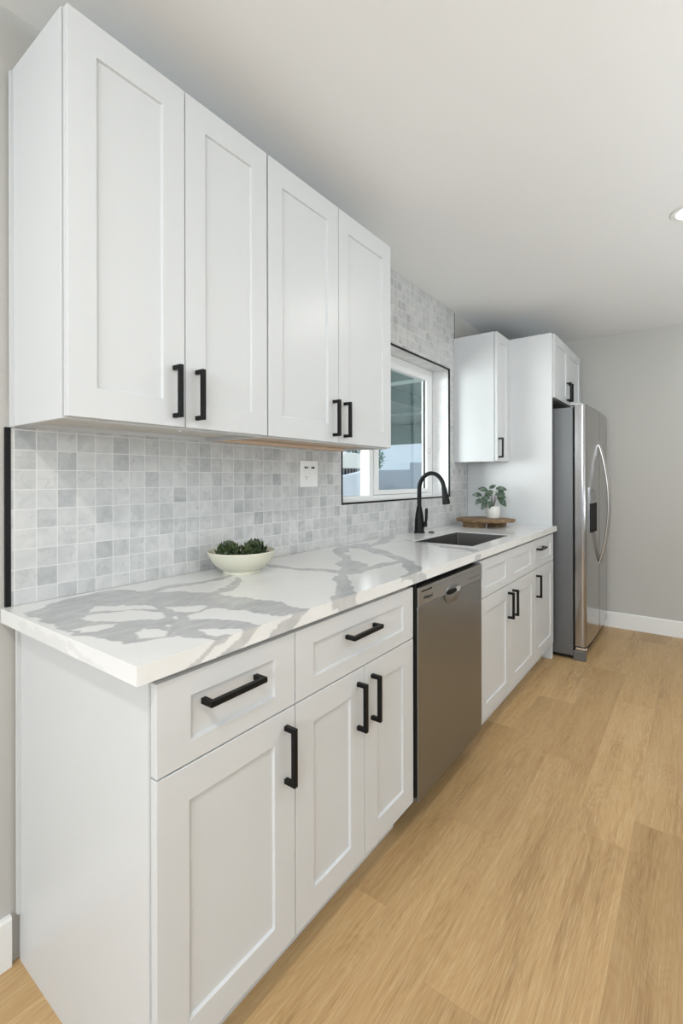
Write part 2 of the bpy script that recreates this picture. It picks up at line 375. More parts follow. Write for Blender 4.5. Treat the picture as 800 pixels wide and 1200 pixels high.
bm = B(); cellslab(bm, -0.154, -0.146, [SY1-0.056, SY1-0.0495], [SZ0+0.028, SZ1-0.035], lambda y, z: True)
obj('gasket', bm, M['dark'], sash)
obj('pane', boxb(-0.182, -0.178, WY0+0.033, 2.337, WZ0+0.028, WZ1-0.043), M['glass'], win)

# backsplash
bs = empty('backsplash', (0, 0.47, 0.914), 'grey and white marble mosaic backsplash with thin black metal edging, around the window', 'backsplash')
bm = B()
cellslab(bm, -0.008, 0.0, [0.470, 1.850, WY0, WY1, 3.245, 3.487], [0.9145, WZ0, 1.43, WZ1, CZ-0.001],
         lambda y, z: (z < 1.43 or 1.850 < y < 3.245) and not (WY0 < y < WY1 and WZ0 < z < WZ1))
obj('tiles', bm, M['tile'], bs)
bm = B()
cellslab(bm, -0.134, -0.0005, [WY0-0.0075, WY0, WY1, WY1+0.0075], [WZ0-0.0075, WZ0, WZ1, WZ1+0.0075], lambda y, z: not (WY0 < y < WY1 and WZ0 < z < WZ1))
for v in bm.verts:
    if v.co.x > -0.01: v.co.x = -0.0085
obj('window_reveal', bm, M['reveal'], bs)
e = 0.009
bm = B(); cellslab(bm, -0.0082, 0.0022, [WY0-0.001, WY0+e-0.001, WY1-e+0.001, WY1+0.001], [WZ0-0.001, WZ0+e-0.001, WZ1-e+0.001, WZ1+0.001], lambda y, z: not (WY0+e < y < WY1-e and WZ0+e < z < WZ1-e))
obj('edge_trim', bm, M['black'], bs)
obj('edge_trim', boxb(-0.0082, 0.0022, 0.458, 0.4705, 0.9145, 1.371), M['black'], bs, 0.001)
obj('edge_trim', boxb(-0.0082, 0.0015, 3.2445, 3.250, 2.25, CZ-0.001), M['black'], bs)

# ------------------------------------------------------------ cabinets
XF = 0.616; KD = 0.125; BT = 0.8775
def carcass_base(name, y0, y1, label, side_to_floor=(False, False)):
    t = empty('base_cabinet', (0.3, (y0+y1)/2, 0), label, 'cabinet')
    x1 = 0.595; bm = B()
    box(bm, -0.008+0.0085, x1, y0, y1, 0.11, BT)                         # body
    for a, s in ((y0, side_to_floor[0]), (y1-0.016, side_to_floor[1])):
        pass
    obj('carcass', bm, M['cab'], t, 0.001)
    obj('toe_kick', boxb(0.001, 0.535, y0+0.0005, y1-0.0005, 0, 0.1098), M['cab'], t)
    return t
def base_door(t, y0, y1, z0, z1, hy, hz=0.583, w=0.070):
    d = obj('door', shaker(y0, y1, z0, z1, XF, [(y0+w, y1-w, z0+w, z1-w)]), M['cab'], t, 0.0012)
    pull(d, XF, hy, hz); return d
DZ0, DZ1, RZ0, RZ1 = 0.123, 0.687, 0.6905, 0.864
G = 0.0015
# first base cabinet: one drawer over one door
Y0, Y1, Y2, Y3, Y4, Y5 = 0.488, 0.8645, 1.4675, 2.0985, 3.012, 3.470
t = carcass_base('a', Y0, Y1, 'white shaker base cabinet at the near end, one drawer over a single door')
base_door(t, Y0+0.004, Y1-G, DZ0, DZ1, 0.830)
d = obj('drawer', shaker(Y0+0.004, Y1-G, RZ0, RZ1, XF, [(Y0+0.078, Y1-0.070, RZ0+0.042, RZ1-0.046)]), M['cab'], t, 0.0012)
pull(d, XF, 0.663, 0.800, False, 0.150)
obj('scribe_strip', boxb(0.0005, 0.012, Y0-0.008, Y0-0.0002, 0.127, BT), M['cab'], t)
obj('face_frame', boxb(0.5955, 0.5966, Y0+0.0005, Y1-0.0005, 0.112, BT-0.001), M['cab'], t)
# second: one wide drawer over two doors
t = carcass_base('b', Y1, Y2, 'white shaker base cabinet beside the dishwasher, one wide drawer over two doors')
mid = 1.167
base_door(t, Y1+G, mid-G, DZ0, DZ1, mid-0.036); base_door(t, mid+G, Y2-G, DZ0, DZ1, mid+0.038)
d = obj('drawer', shaker(Y1+G, Y2-G, RZ0, RZ1, XF, [(Y1+0.070, Y2-0.070, RZ0+0.042, RZ1-0.046)]), M['cab'], t, 0.0012)
pull(d, XF, 1.145, 0.797, False, 0.150)
# sink base: false front with two panels over two doors, open inside
t = empty('base_cabinet', (0.3, (Y3+Y4)/2, 0), 'white shaker sink cabinet, two-panel false front over two doors, under the black faucet', 'cabinet')
bm = B()
box(bm, 0.0005, 0.595, Y3, Y3+0.016, 0.11, BT); box(bm, 0.0005, 0.595, Y4-0.016, Y4, 0.11, BT)
box(bm, 0.0005, 0.595, Y3+0.0161, Y4-0.0161, 0.11, 0.126); box(bm, 0.0005, 0.010, Y3+0.0161, Y4-0.0161, 0.1262, BT)
box(bm, 0.577, 0.595, Y3+0.0161, Y4-0.0161, 0.127, BT)
obj('carcass', bm, M['cab'], t)
obj('toe_kick', boxb(0.001, 0.535, Y3+0.0005, Y4-0.0005, 0, 0.1098), M['cab'], t)
mid = 2.536
base_door(t, Y3+G, mid-G, DZ0, DZ1, mid-0.037); base_door(t, mid+G, Y4-G, DZ0, DZ1, mid+0.037)
obj('false_front', shaker(Y3+G, Y4-G, RZ0, RZ1, XF, [(Y3+0.075, mid-0.068, RZ0+0.042, RZ1-0.046), (mid+0.068, Y4-0.085, RZ0+0.042, RZ1-0.046)]), M['cab'], t, 0.0012)
# last: drawer over door
t = carcass_base('d', Y4, Y5, 'white shaker base cabinet against the tall panel, short drawer over a single door')
base_door(t, Y4+G, Y5-G, DZ0, DZ1, Y4+0.030)
d = obj('drawer', shaker(Y4+G, Y5-G, RZ0, RZ1, XF, [(Y4+0.085, Y5-0.070, RZ0+0.042, RZ1-0.046)]), M['cab'], t, 0.0012)
pull(d, XF, 3.110, 0.808, False, 0.137)

# wall cabinets
UF = 0.299
def upper(y0, y1, z0, z1, mid, label, xf=UF, name='wall_cabinet', under='cab_in', hz=1.468, w=0.065, hs=None, x0=0.0005, single=None):
    t = empty(name, (0.15, (y0+y1)/2, z0), label, 'cabinet')
    xb = xf-0.0215
    bm = B()
    box(bm, x0, xb, y0, y0+0.016, z0, z1); box(bm, x0, xb, y1-0.016, y1, z0, z1)
    box(bm, x0, xb, y0+0.0161, y1-0.0161, z1-0.016, z1)
    box(bm, xb-0.018, xb, y0+0.0161, y1-0.0161, z0, z1-0.0161)
    box(bm, x0, x0+0.012, y0+0.0161, y1-0.0161, z0, z1-0.0161)
    obj('carcass', bm, M['cab'], t, 0.0008)
    obj('bottom_panel', boxb(x0+0.0122, xb-0.0182, y0+0.0162, y1-0.0162, z0+0.012, z0+0.026), M[under], t)
    dz0 = z0+0.004 if name == 'wall_cabinet' else z0
    splits = [(y0+0.004, y1-0.002)] if mid is None else [(y0+0.004, mid-G), (mid+G, y1-0.002)]
    for i, (a, b) in enumerate(splits):
        d = obj('door', shaker(a, b, dz0, z1-0.002, xf, [(a+w, b-w, dz0+w+0.004, z1-w-0.012)]), M['cab'], t, 0.0012)
        if mid is None: hy = a+0.025 if single is None else single
        else: hy = mid+(-0.034 if i == 0 else 0.036)
        pull(d, xf, hy, hz, True, hs or 0.137)
    return t
t = upper(0.474, 1.0845, 1.3735, 2.2835, 0.778, 'white shaker wall cabinet nearest the camera, tall double doors with lacquered end panel showing')
obj('scribe_strip', boxb(0.0005, 0.010, 0.467, 0.4738, 1.372, 2.275), M['cab'], t)
bm = B(); tube(bm, [(0.24, 0.80, 1.372), (0.24, 0.80, 1.382)], 0.005, 10); obj('cable_clip', bm, M['white_plastic'], t)
t = upper(1.0855, 1.8545, 1.3735, 2.2835, 1.4635, 'white shaker wall cabinet beside the window, with bare wood underside', under='ply')
bm = B(); box(bm, 0.012, 0.05, 1.1, 1.84, 1.372, 1.384); obj('hanging_rail', bm, M['ply'], t)
upper(3.235, 3.488, 1.3585, 2.2475, None, 'narrow single-door white wall cabinet beyond the window, above the potted plant', xf=0.313, hz=1.452, w=0.055)

# fridge enclosure
t = obj('tall_end_panel', boxb(0.0005, 0.604, 3.4885, 3.5065, 0.0, 2.243), M['cab'], None, 0.001)
tag(t, 'tall white side panel between the counter end and the refrigerator', 'panel')
upper(3.508, 4.405, 1.800, 2.243, 3.925, 'short white double-door cabinet over the refrigerator', xf=0.618, name='bridge_cabinet', hz=1.893, w=0.052, hs=0.137)

# ------------------------------------------------------------ countertops
VEINS = {"mass":[[0.084,0.455],[0.071,0.492],[0.048,0.525],[0.027,0.586],[0.008,0.669],[0.102,0.751],[0.161,0.749],[0.311,0.86],[0.396,0.879],[0.497,0.908],[0.589,0.892],[0.628,0.92],[0.653,0.959],[0.649,1.009],[0.645,1.074],[0.669,1.08],[0.683,0.981],[0.687,0.959],[0.72,0.761],[0.709,0.695],[0.695,0.662],[0.682,0.629],[0.683,0.566],[0.658,0.564],[0.659,0.649],[0.613,0.621],[0.548,0.586],[0.509,0.539],[0.509,0.507],[0.493,0.489],[0.471,0.497],[0.406,0.465],[0.358,0.453],[0.261,0.46],[0.185,0.468],[0.134,0.456]],"islA":[[0.176,0.588],[0.156,0.625],[0.28,0.701],[0.32,0.684],[0.274,0.641],[0.208,0.583]],"islB":[[0.246,0.53],[0.227,0.564],[0.253,0.597],[0.272,0.63],[0.344,0.678],[0.394,0.655],[0.383,0.609],[0.332,0.551],[0.275,0.526]],"islC":[[0.307,0.465],[0.315,0.508],[0.337,0.539],[0.36,0.518],[0.359,0.478],[0.332,0.465]],"islD":[[0.437,0.529],[0.429,0.547],[0.456,0.581],[0.49,0.585],[0.514,0.565],[0.483,0.522]],"islE":[[0.317,0.718],[0.335,0.746],[0.418,0.762],[0.425,0.738],[0.372,0.713]],"islF":[[0.404,0.672],[0.405,0.691],[0.432,0.671],[0.422,0.659]],"islG":[[0.444,0.606],[0.439,0.622],[0.465,0.622],[0.467,0.604]],"islH":[[0.442,0.709],[0.437,0.761],[0.534,0.813],[0.627,0.835],[0.637,0.796],[0.597,0.754],[0.555,0.715],[0.478,0.692]],"islI":[[0.559,0.636],[0.608,0.693],[0.643,0.704],[0.628,0.659],[0.581,0.631]],"band":[[0.072,1.68],[0.042,1.757],[0.04,1.897],[0.073,1.959],[0.143,1.863],[0.11,1.806],[0.19,1.675],[0.299,1.564],[0.439,1.481],[0.432,1.355],[0.476,1.279],[0.566,1.186],[0.639,1.106],[0.675,1.05],[0.674,0.995],[0.665,0.938],[0.653,0.882],[0.632,0.924],[0.641,0.992],[0.591,1.053],[0.512,1.162],[0.471,1.193],[0.456,1.264],[0.401,1.332],[0.358,1.4],[0.283,1.456],[0.246,1.551],[0.174,1.634]],"vtop":[[0.12,0.738],[0.123,0.779],[0.124,0.849],[0.136,0.932],[0.121,1.054],[0.098,1.111],[0.148,1.074],[0.162,1.015],[0.172,0.913],[0.168,0.826],[0.17,0.75]],"vbowl":[[0.321,0.849],[0.293,0.904],[0.286,0.939],[0.238,0.991],[0.19,1.052],[0.18,1.079],[0.208,1.065],[0.264,0.995],[0.313,0.945],[0.338,0.898],[0.358,0.863]],"left":[[0.078,1.284],[0.156,1.296],[0.242,1.295],[0.326,1.316],[0.406,1.335],[0.428,1.305],[0.36,1.274],[0.275,1.259],[0.18,1.25],[0.102,1.257]],"rbr":[[0.427,1.351],[0.443,1.441],[0.44,1.548],[0.461,1.657],[0.489,1.629],[0.479,1.5],[0.488,1.395],[0.467,1.306]],"r2":[[0.03,1.947],[0.055,2.024],[0.197,1.902],[0.365,1.773],[0.42,1.73],[0.518,1.651],[0.595,1.553],[0.641,1.47],[0.662,1.364],[0.64,1.365],[0.598,1.476],[0.524,1.564],[0.417,1.65],[0.234,1.797]],"r3":[[0.118,1.953],[0.023,2.172],[0.012,2.305],[0.042,2.377],[0.081,2.213],[0.111,2.065],[0.157,1.945]],"r4":[[0.109,2.279],[0.235,2.237],[0.398,2.194],[0.545,2.155],[0.632,2.086],[0.635,2.027],[0.535,2.08],[0.384,2.127],[0.249,2.164]]}
def inpoly(px, py, poly):
    r = np.zeros(px.shape, bool); n = len(poly)
    for i in range(n):
        x0, y0 = poly[i]; x1, y1 = poly[(i+1) % n]
        if y0 == y1: continue
        c = ((y0 > py) != (y1 > py)) & (px < (x1-x0)*(py-y0)/(y1-y0)+x0); r ^= c
    return r
rng = np.random.RandomState(7)
def fbm(x, y, seed, octs=((7, .012), (17, .007), (41, .0035), (90, .0018))):
    r = np.random.RandomState(seed); out = np.zeros_like(x)
    for fq, am in octs:
        for q in range(5):
            a = r.rand()*2*PI; ph = r.rand()*6.28; f2 = fq*(0.7+0.6*r.rand())
            out += am*0.55*np.sin((x*math.cos(a)+y*math.sin(a))*f2*2.2+ph+1.5*np.sin((x*math.sin(a)-y*math.cos(a))*f2*1.3+ph*2))
    return out
def veinmask(x, y):
    return sum(veinmask1(x+a, y+b) for a, b in ((-.0008, -.0005), (.0008, -.0008), (-.0005, .0008), (.0008, .0008)))/4
def veinmask1(x, y):
    wx = x+fbm(x, y, 1); wy = y+fbm(x, y, 2)
    m = np.zeros(x.shape)
    for k_, poly in VEINS.items():
        if k_.startswith('isl') or k_ == 'mass': continue
        m = np.maximum(m, inpoly(wx, wy, poly)*0.9)
    ms = inpoly(wx, wy, VEINS['mass']).astype(float)
    for k_, poly in VEINS.items():
        if k_.startswith('isl'): ms[inpoly(wx, wy, poly)] = 0
    m = np.maximum(m, ms)
    # hairline veins and faint veins of the far slab
    for (ax, ay, bx_, by, wd, st) in ((0.0, 2.42, 0.65, 2.75, .006, .45), (0.15, 2.95, 0.66, 3.25, .008, .5), (0.02, 3.2, 0.66, 3.02, .004, .35), (0.05, 2.12, 0.66, 2.30, .005, .5), (0.3, 1.95, 0.66, 2.05, .004, .4), (0.03, 2.45, 0.2, 3.3, .006, .3)):
        dx, dy = bx_-ax, by-ay; L2 = dx*dx+dy*dy
        tt = np.clip(((wx-ax)*dx+(wy-ay)*dy)/L2, 0, 1); dd = np.hypot(wx-ax-tt*dx, wy-ay-tt*dy)
        m = np.maximum(m, st*(dd < wd*(0.6+0.6*np.sin(tt*9)**2)))
    return m
def slab(name, xs, ys, keep, z0, z1, shift, parent=None):
    nx, ny = len(xs), len(ys)
    X, Y = np.meshgrid(xs, ys, indexing='ij')
    cxm, cym = (xs[:-1]+xs[1:])/2, (ys[:-1]+ys[1:])/2
    CX, CY = np.meshgrid(cxm, cym, indexing='ij'); K = keep(CX, CY)
    idt = -np.ones((nx, ny), int); used = np.zeros((nx, ny), bool)
    for a in (0, 1):
        for b in (0, 1): used[a:nx-1+a, b:ny-1+b] |= K
    idt[used] = np.arange(used.sum())
    V = [(x, y, z1) for x, y in zip(X[used], Y[used])]; att = list(veinmask(X[used], Y[used]))
    F = []
    ii, jj = np.nonzero(K)
    for i, j in zip(ii, jj): F.append((idt[i, j], idt[i+1, j], idt[i+1, j+1], idt[i, j+1]))
    Kp = np.pad(K, 1); edges = []
    for i, j in zip(ii, jj):
        if not Kp[i, j+1]: edges.append((i, j+1, i, j))
        if not Kp[i+2, j+1]: edges.append((i+1, j, i+1, j+1))
        if not Kp[i+1, j]: edges.append((i, j, i+1, j))
        if not Kp[i+1, j+2]: edges.append((i+1, j+1, i, j+1))
    NL = 8; wall = {}
    def col(i, j):
        if (i, j) not in wall:
            c = [int(idt[i, j])]
            for q in range(1, NL+1):
                c.append(len(V)); V.append((xs[i], ys[j], z1-(z1-z0)*q/NL)); att.append(None); sx.append((len(V)-1, xs[i]-shift[0]*q/NL, ys[j]+shift[1]*q/NL))
            wall[(i, j)] = c
        return wall[(i, j)]
    sx = []
    for a, b, c, d in edges:
        A, Bc = col(a, b), col(c, d)
        for q in range(NL): F.append((Bc[q], A[q], A[q+1], Bc[q+1]))
    if sx:
        mm = veinmask(np.array([q[1] for q in sx]), np.array([q[2] for q in sx]))
        for q, w in zip(sx, mm): att[q[0]] = w*(0.22 if q[2] < 0.53 and q[1] < 0.62 else 0.85)
    # underside (coarse, closed strips per row)
    for i in range(nx-1):
        j = 0
        while j < ny-1:
            if K[i, j]:
                j2 = j
                while j2 < ny-1 and K[i, j2]: j2 += 1
                b = len(V); V += [(xs[i], ys[j], z0), (xs[i], ys[j2], z0), (xs[i+1], ys[j2], z0), (xs[i+1], ys[j], z0)]; att += [0]*4; F.append((b, b+1, b+2, b+3)); j = j2
            else: j += 1
    me = bpy.data.meshes.new(name); me.from_pydata([tuple(map(float, v)) for v in V], [], [tuple(map(int, f)) for f in F]); me.update()
    at_ = me.attributes.new('vein', 'FLOAT', 'POINT'); at_.data.foreach_set('value', np.array(att, dtype=np.float32))
    return link(name, me, M['quartz'], parent)
def grid(a, b, st, extra=()):
    n = max(1, int(round((b-a)/st))); g = list(np.linspace(a, b, n+1))
    for q in extra:
        i = int(np.argmin([abs(w-q) for w in g])); g[i] = q
    return np.array(g)
ZT, ZB = 0.914, 0.8785
SEAM = 2.100
o = slab('countertop', grid(0.0005, 0.627, 0.0030), grid(0.448, SEAM-0.0004, 0.0030), lambda x, y: np.ones(x.shape, bool), ZB, ZT, (0.05, 0.05))
tag(o, 'white quartz countertop slab with bold grey veins, holding the cream bowl', 'countertop')
SX0, SX1, SK0, SK1 = 0.205, 0.537, 2.212, 2.805
o = slab('countertop', grid(0.0005, 0.627, 0.005, (SX0, SX1, 0.605)), grid(SEAM+0.0004, 3.527, 0.005, (SK0, SK1, 3.487)),
         lambda x, y: ~((x > SX0) & (x < SX1) & (y > SK0) & (y < SK1)) & ~((y > 3.487) & (x < 0.605)), ZB, ZT, (0.02, 0.05))
tag(o, 'white quartz countertop slab with faint veins around the sink', 'countertop')

# sink: undermount bowl
bm = B(); a, b, c, d = SX0+0.001, SX1-0.001, SK0+0.001, SK1-0.001; zb = 0.69; th = 0.003
def ring(x0, x1, y0, y1, z, r, n=5):
    out = []
    for cx, cy, st in ((x1-r, y1-r, 0), (x0+r, y1-r, 1), (x0+r, y0+r, 2), (x1-r, y0+r, 3)):
        for i in range(n+1):
            an = (st+i/n)*PI/2; out.append(bm.verts.new((cx+r*math.cos(an), cy+r*math.sin(an), z)))
    return out
zr = ZT-0.007
R = [ring(a, b, c, d, zr, 0.006), ring(a+0.002, b-0.002, c+0.002, d-0.002, zr, 0.006), ring(a+0.002, b-0.002, c+0.002, d-0.002, zb+0.012, 0.012), ring(a+0.012, b-0.012, c+0.012, d-0.012, zb, 0.012)]
Ro = [ring(a+0.011, b-0.011, c+0.011, d-0.011, zb-th, 0.012), ring(a, b, c, d, zb+0.011, 0.012)]
for A, Bq in list(zip(R, R[1:]))+list(zip(Ro, Ro[1:]))+[(Ro[-1], R[0])]:
    n = len(A)
    for i in range(n): bm.faces.new([A[i], A[(i+1) % n], Bq[(i+1) % n], Bq[i]])
bm.faces.new(R[-1]); bm.faces.new(Ro[0])
sink = empty('sink', (0.365, 2.505, zb), 'rectangular stainless undermount sink set in the far countertop', 'sink')
obj('basin', bm, M['steel_sink'], sink)
bm = B(); lathe(bm, [(0.052, zb+0.0005), (0.052, zb+0.004), (0.040, zb+0.005), (0.035, zb+0.002), (0.02, zb+0.0015)], 0.30, 2.505, 28); obj('drain', bm, M['chrome'], sink, smooth=True)

# faucet
fx_, fy_ = 0.060, 2.585
f = empty('faucet', (fx_, fy_, ZT), 'matte black gooseneck pull-down faucet behind the sink', 'faucet')
bm = B(); lathe(bm, [(0.033, ZT), (0.033, ZT+0.006), (0.029, ZT+0.012), (0.028, ZT+0.075), (0.024, ZT+0.105), (0.0165, ZT+0.150), (0.0135, ZT+0.162)], fx_, fy_, 32)
obj('body', bm, M['black'], f, smooth=True)
bm = B(); pts = [(fx_, fy_, ZT+0.15), (fx_, fy_, ZT+0.21), (fx_, fy_, ZT+0.262)]; rc = 0.080
cx_ = fx_+rc
for i in range(1, 17):
    an = PI-PI*0.965*i/16; pts.append((cx_+rc*math.cos(an), fy_, ZT+0.262+rc*1.2*math.sin(an)))
tube(bm, pts, 0.0125, 16); obj('gooseneck', bm, M['black'], f, smooth=True)
e1 = Vector(pts[-1]); dr = (Vector(pts[-1])-Vector(pts[-2])).normalized()
bm = B(); tube(bm, [e1-dr*0.004, e1+dr*0.002, e1+dr*0.03, e1+dr*0.075, e1+dr*0.095, e1+dr*0.098], [0.013, 0.0145, 0.016, 0.0215, 0.022, 0.017], 20)
obj('spray_head', bm, M['black'], f, smooth=True)
bm = B(); tube(bm, [(fx_+0.02, fy_, ZT+0.052), (fx_+0.046, fy_, ZT+0.052)], 0.015, 18)
hd = obj('handle_hub', bm, M['black'], f, smooth=True)
bm = B(); tube(bm, [(fx_+0.040, fy_, ZT+0.055), (fx_+0.046, fy_, ZT+0.085), (fx_+0.048, fy_, ZT+0.135), (fx_+0.048, fy_, ZT+0.15)], [0.008, 0.0085, 0.0095, 0.006], 12)
obj('lever', bm, M['black'], hd, smooth=True)
bm = B(); lathe(bm, [(0.018, ZT), (0.018, ZT+0.004), (0.012, ZT+0.008)], fx_+0.058, fy_+0.045, 20)
o = obj('air_gap_button', bm, M['black'], None, smooth=True); tag(o, 'small black round deck button beside the faucet base', 'button')

# ------------------------------------------------------------ dishwasher
dw = empty('dishwasher', (0.3, 1.783, 0), 'stainless steel dishwasher between the white base cabinets', 'dishwasher')
q0, q1 = 1.482, 2.090
obj('tub', boxb(0.01, 0.585, q0, q1, 0.10, 0.868), M['dark'], dw)
obj('toe_kick', boxb(0.05, 0.530, q0, q1, 0.0, 0.0995), M['dark'], dw)
zp = 0.792
bm = B(); box(bm, 0.586, 0.627, q0, q1, 0.112, zp-0.001)
obj('door', bm, M['steel_dark'], dw, 0.003)
# control strip; pocket handle drawn flat, its shade and glint as dark and chrome discs
hy0, hz0, rw, rh = 1.772, zp+0.004, 0.078, 0.040
bm = B(); box(bm, 0.586, 0.629, q0, q1, zp, 0.858); cp = obj('control_panel', bm, M['steel_panel'], dw, 0.002)
bm = B(); lathe(bm, [(0.0, 0.0), (rw, 0.0), (rw-0.001, 0.0008), (rw-0.004, 0.0014), (0.02, 0.0006), (0.0, 0.0006)], 0, 0, 48, False, False)
for v in bm.verts: v.co = Vector((0.6285+v.co.z if False else 0.6292+v.co.z, hy0+v.co.x, hz0-0.008+v.co.y*0.46))
obj('pocket_bezel', bm, M['steel_dark'], cp, smooth=True)
bm = B(); lathe(bm, [(0.0, 0.0), (0.044, 0.0), (0.046, 0.002), (0.0, 0.002)], 0, 0, 32, False, False)
for v in bm.verts: v.co = Vector((0.6325+v.co.z, hy0-0.018+v.co.x, hz0+0.002+v.co.y*0.20))
obj('pocket_shade', bm, M['dark'], cp)
bm = B(); lathe(bm, [(0.0, 0.0), (0.030, 0.0), (0.028, 0.002), (0.0, 0.002)], 0, 0, 32, False, False)
for v in bm.verts: v.co = Vector((0.6325+v.co.z, hy0+0.042+v.co.x*0.8, hz0+0.003+v.co.y*0.38))
obj('pocket_highlight', bm, M['chrome'], cp)
obj('vent_slot', boxb(0.6285, 0.6296, 1.505, 1.585, 0.8405, 0.8455), M['dark'], cp)
obj('panel_line', boxb(0.6285, 0.6294, 1.59, 2.075, 0.8425, 0.8440), M['steel_dark'], cp)
bm = B()
for i in range(6): box(bm, 0.6285, 0.6294, 1.935+i*0.022, 1.945+i*0.022, 0.812, 0.815)
obj('indicator_marks', bm, M['dark'], cp)
def text(body, size, loc, rot, material, parent, name):
    cu_ = bpy.data.curves.new(name, 'FONT'); cu_.body = body; cu_.size = size; cu_.extrude = 0.0003
    tmp = bpy.data.objects.new(name, cu_); C.objects.link(tmp); bpy.context.view_layer.update()
    me = bpy.data.meshes.new_from_object(tmp.evaluated_get(bpy.context.evaluated_depsgraph_get())); bpy.data.objects.remove(tmp, do_unlink=True)
    me.transform(Matrix.Rotation(rot[2], 4, 'Z') @ Matrix.Rotation(rot[0], 4, 'X'))
    off = Vector((0, 0, 0)); q = parent
    while q is not None: off += q.location; q = q.parent
    me.transform(Matrix.Translation(Vector(loc)-off))
    return link(name, me, material, parent)
text('Whirlpool', 0.017, (0.6292, 1.520, 0.812), (PI/2, 0, PI/2), M['dark'], cp, 'logo')
obj('side_gap_shade', boxb(0.30, 0.621, Y2+0.0035, q0-0.0012, 0.135, 0.872), M['dark'], dw)  # dark strip painting the shade of the gap beside the dishwasher door
obj('top_gap_shade', boxb(0.30, 0.600, q0, q1, 0.8685, 0.8765), M['dark'], dw)  # dark strip painting the shaded gap under the countertop

# ------------------------------------------------------------ refrigerator
FY0, FY1, FS, FX = 3.558, 4.500, 4.020, 0.815
fr_ = empty('refrigerator', (0.4, (FY0+FY1)/2, 0), 'stainless side-by-side refrigerator against the far wall', 'refrigerator')
obj('body', boxb(0.03, 0.722, FY0, FY1, 0.028, 1.728), M['fridge_side'], fr_, 0.003)
obj('base_grille', boxb(0.10, 0.775, FY0+0.008, FY1-0.008, 0.012, 0.075), M['dark'], fr_, 0.003)
obj('kick_bracket', boxb(0.722, 0.800, FY0, FY0+0.05, 0.0, 0.068), M['fridge_side'], fr_, 0.004)
obj('lower_hinge', boxb(0.735, 0.805, FY0+0.002, FY0+0.045, 0.071, 0.090), M['chrome'], fr_, 0.004)
for yy in (FY0+0.05, FY1-0.05):
    bm = B(); lathe(bm, [(0.02, 0.0), (0.02, 0.03)], 0.15, yy, 16); obj('foot', bm, M['dark'], fr_)
def fdoor(y0, y1):
    bm = B(); n = 14; z0, z1 = 0.098, 1.742
    prof = [(0.732, y0), (0.732+0.03, y0)]
    out = [(0.733, y0+0.002), (0.790, y0)]
    ym, yw = (FY0+FY1)/2, (FY1-FY0)/2
    cur = []
    for i in range(n+1):
        y = y0+(y1-y0)*i/n; u_ = (y-ym)/yw
        x = FX-0.012*u_*u_
        cur.append((x, y))
    def arc(yc, sg, r):      # rounded outer edge of the door, sg = -1 towards the low y side
        xe = FX-0.012*((yc-ym)/yw)**2
        return [(xe-r+r*math.sin(q*PI/16), yc+sg*r*math.cos(q*PI/16)-0) for q in range(0, 8)]
    rl = 0.026 if y0 == FY0 else 0.005; rr_ = 0.026 if y1 == FY1 else 0.005
    cur = [c_ for c_ in cur if y0+rl <= c_[1] <= y1-rr_]
    cur = arc(y0+rl, -1, rl)+cur+arc(y1-rr_, 1, rr_)[::-1]
    pl = [(0.735, y0)]+cur+[(0.735, y1)]
    A = [bm.verts.new((x, y, z0)) for x, y in pl]; Bv = [bm.verts.new((x, y, z1)) for x, y in pl]
    bm.faces.new(A[::-1]); bm.faces.new(Bv)
    for i in range(len(pl)): j = (i+1) % len(pl); bm.faces.new([A[i], A[j], Bv[j], Bv[i]])
    return bm
for (a, b), s in (((FY0, FS-0.003), -1), ((FS+0.003, FY1), 1)):
    d = obj('door', fdoor(a, b), M['steel_door'], fr_, smooth=True)
    hy = FS+s*0.034
    bm = B(); pts = []; nn = 24
    for i in range(nn+1):
        u_ = i/nn; z = 0.610+(1.490-0.610)*u_; w = math.sin(PI*u_)**0.8
        pts.append((FX-0.002+0.064*w+0.004, hy, z))
    ring_n = 10; rings = []
    for i, q in enumerate(pts):
        t_ = (Vector(pts[min(i+1, nn)])-Vector(pts[max(i-1, 0)])).normalized(); nrm = Vector((t_.z, 0, -t_.x))
        rings.append([bm.verts.new(Vector(q)+nrm*0.0085*math.cos(2*PI*j/ring_n)+Vector((0, 1, 0))*0.013*math.sin(2*PI*j/ring_n)) for j in range(ring_n)])
    for A, Bq in zip(rings, rings[1:]):
        for j in range(ring_n): bm.faces.new([A[j], A[(j+1) % ring_n], Bq[(j+1) % ring_n], Bq[j]])
    bm.faces.new(rings[0][::-1]); bm.faces.new(rings[-1])
    obj('handle', bm, M['steel'], d, smooth=True)
    if s < 0:
        dp = obj('dispenser', boxb(FX-0.010, FX-0.0025, 3.640, 3.925, 0.862, 1.180), M['steel_door'], d)
        obj('dispenser_cavity', boxb(FX-0.008, FX+0.001, 3.655, 3.910, 0.870, 1.065), M['dark'], dp)
        obj('dispenser_controls', boxb(FX-0.008, FX-0.0015, 3.680, 3.885, 1.085, 1.160), M['steel_dark'], dp, 0.0005)
        obj('drip_tray', boxb(FX-0.001, FX+0.008, 3.690, 3.875, 0.864, 0.872), M['dark'], dp, 0.001)
    obj('top_hinge', boxb(0.700, 0.775, (FY0+0.02 if s < 0 else FY1-0.06), (FY0+0.06 if s < 0 else FY1-0.02), 1.7425, 1.757), M['chrome'], d, 0.004)
obj('door_gasket', boxb(0.7225, 0.7345, FY0+0.012, FY1-0.012, 0.10, 1.735), M['dark'], fr_)

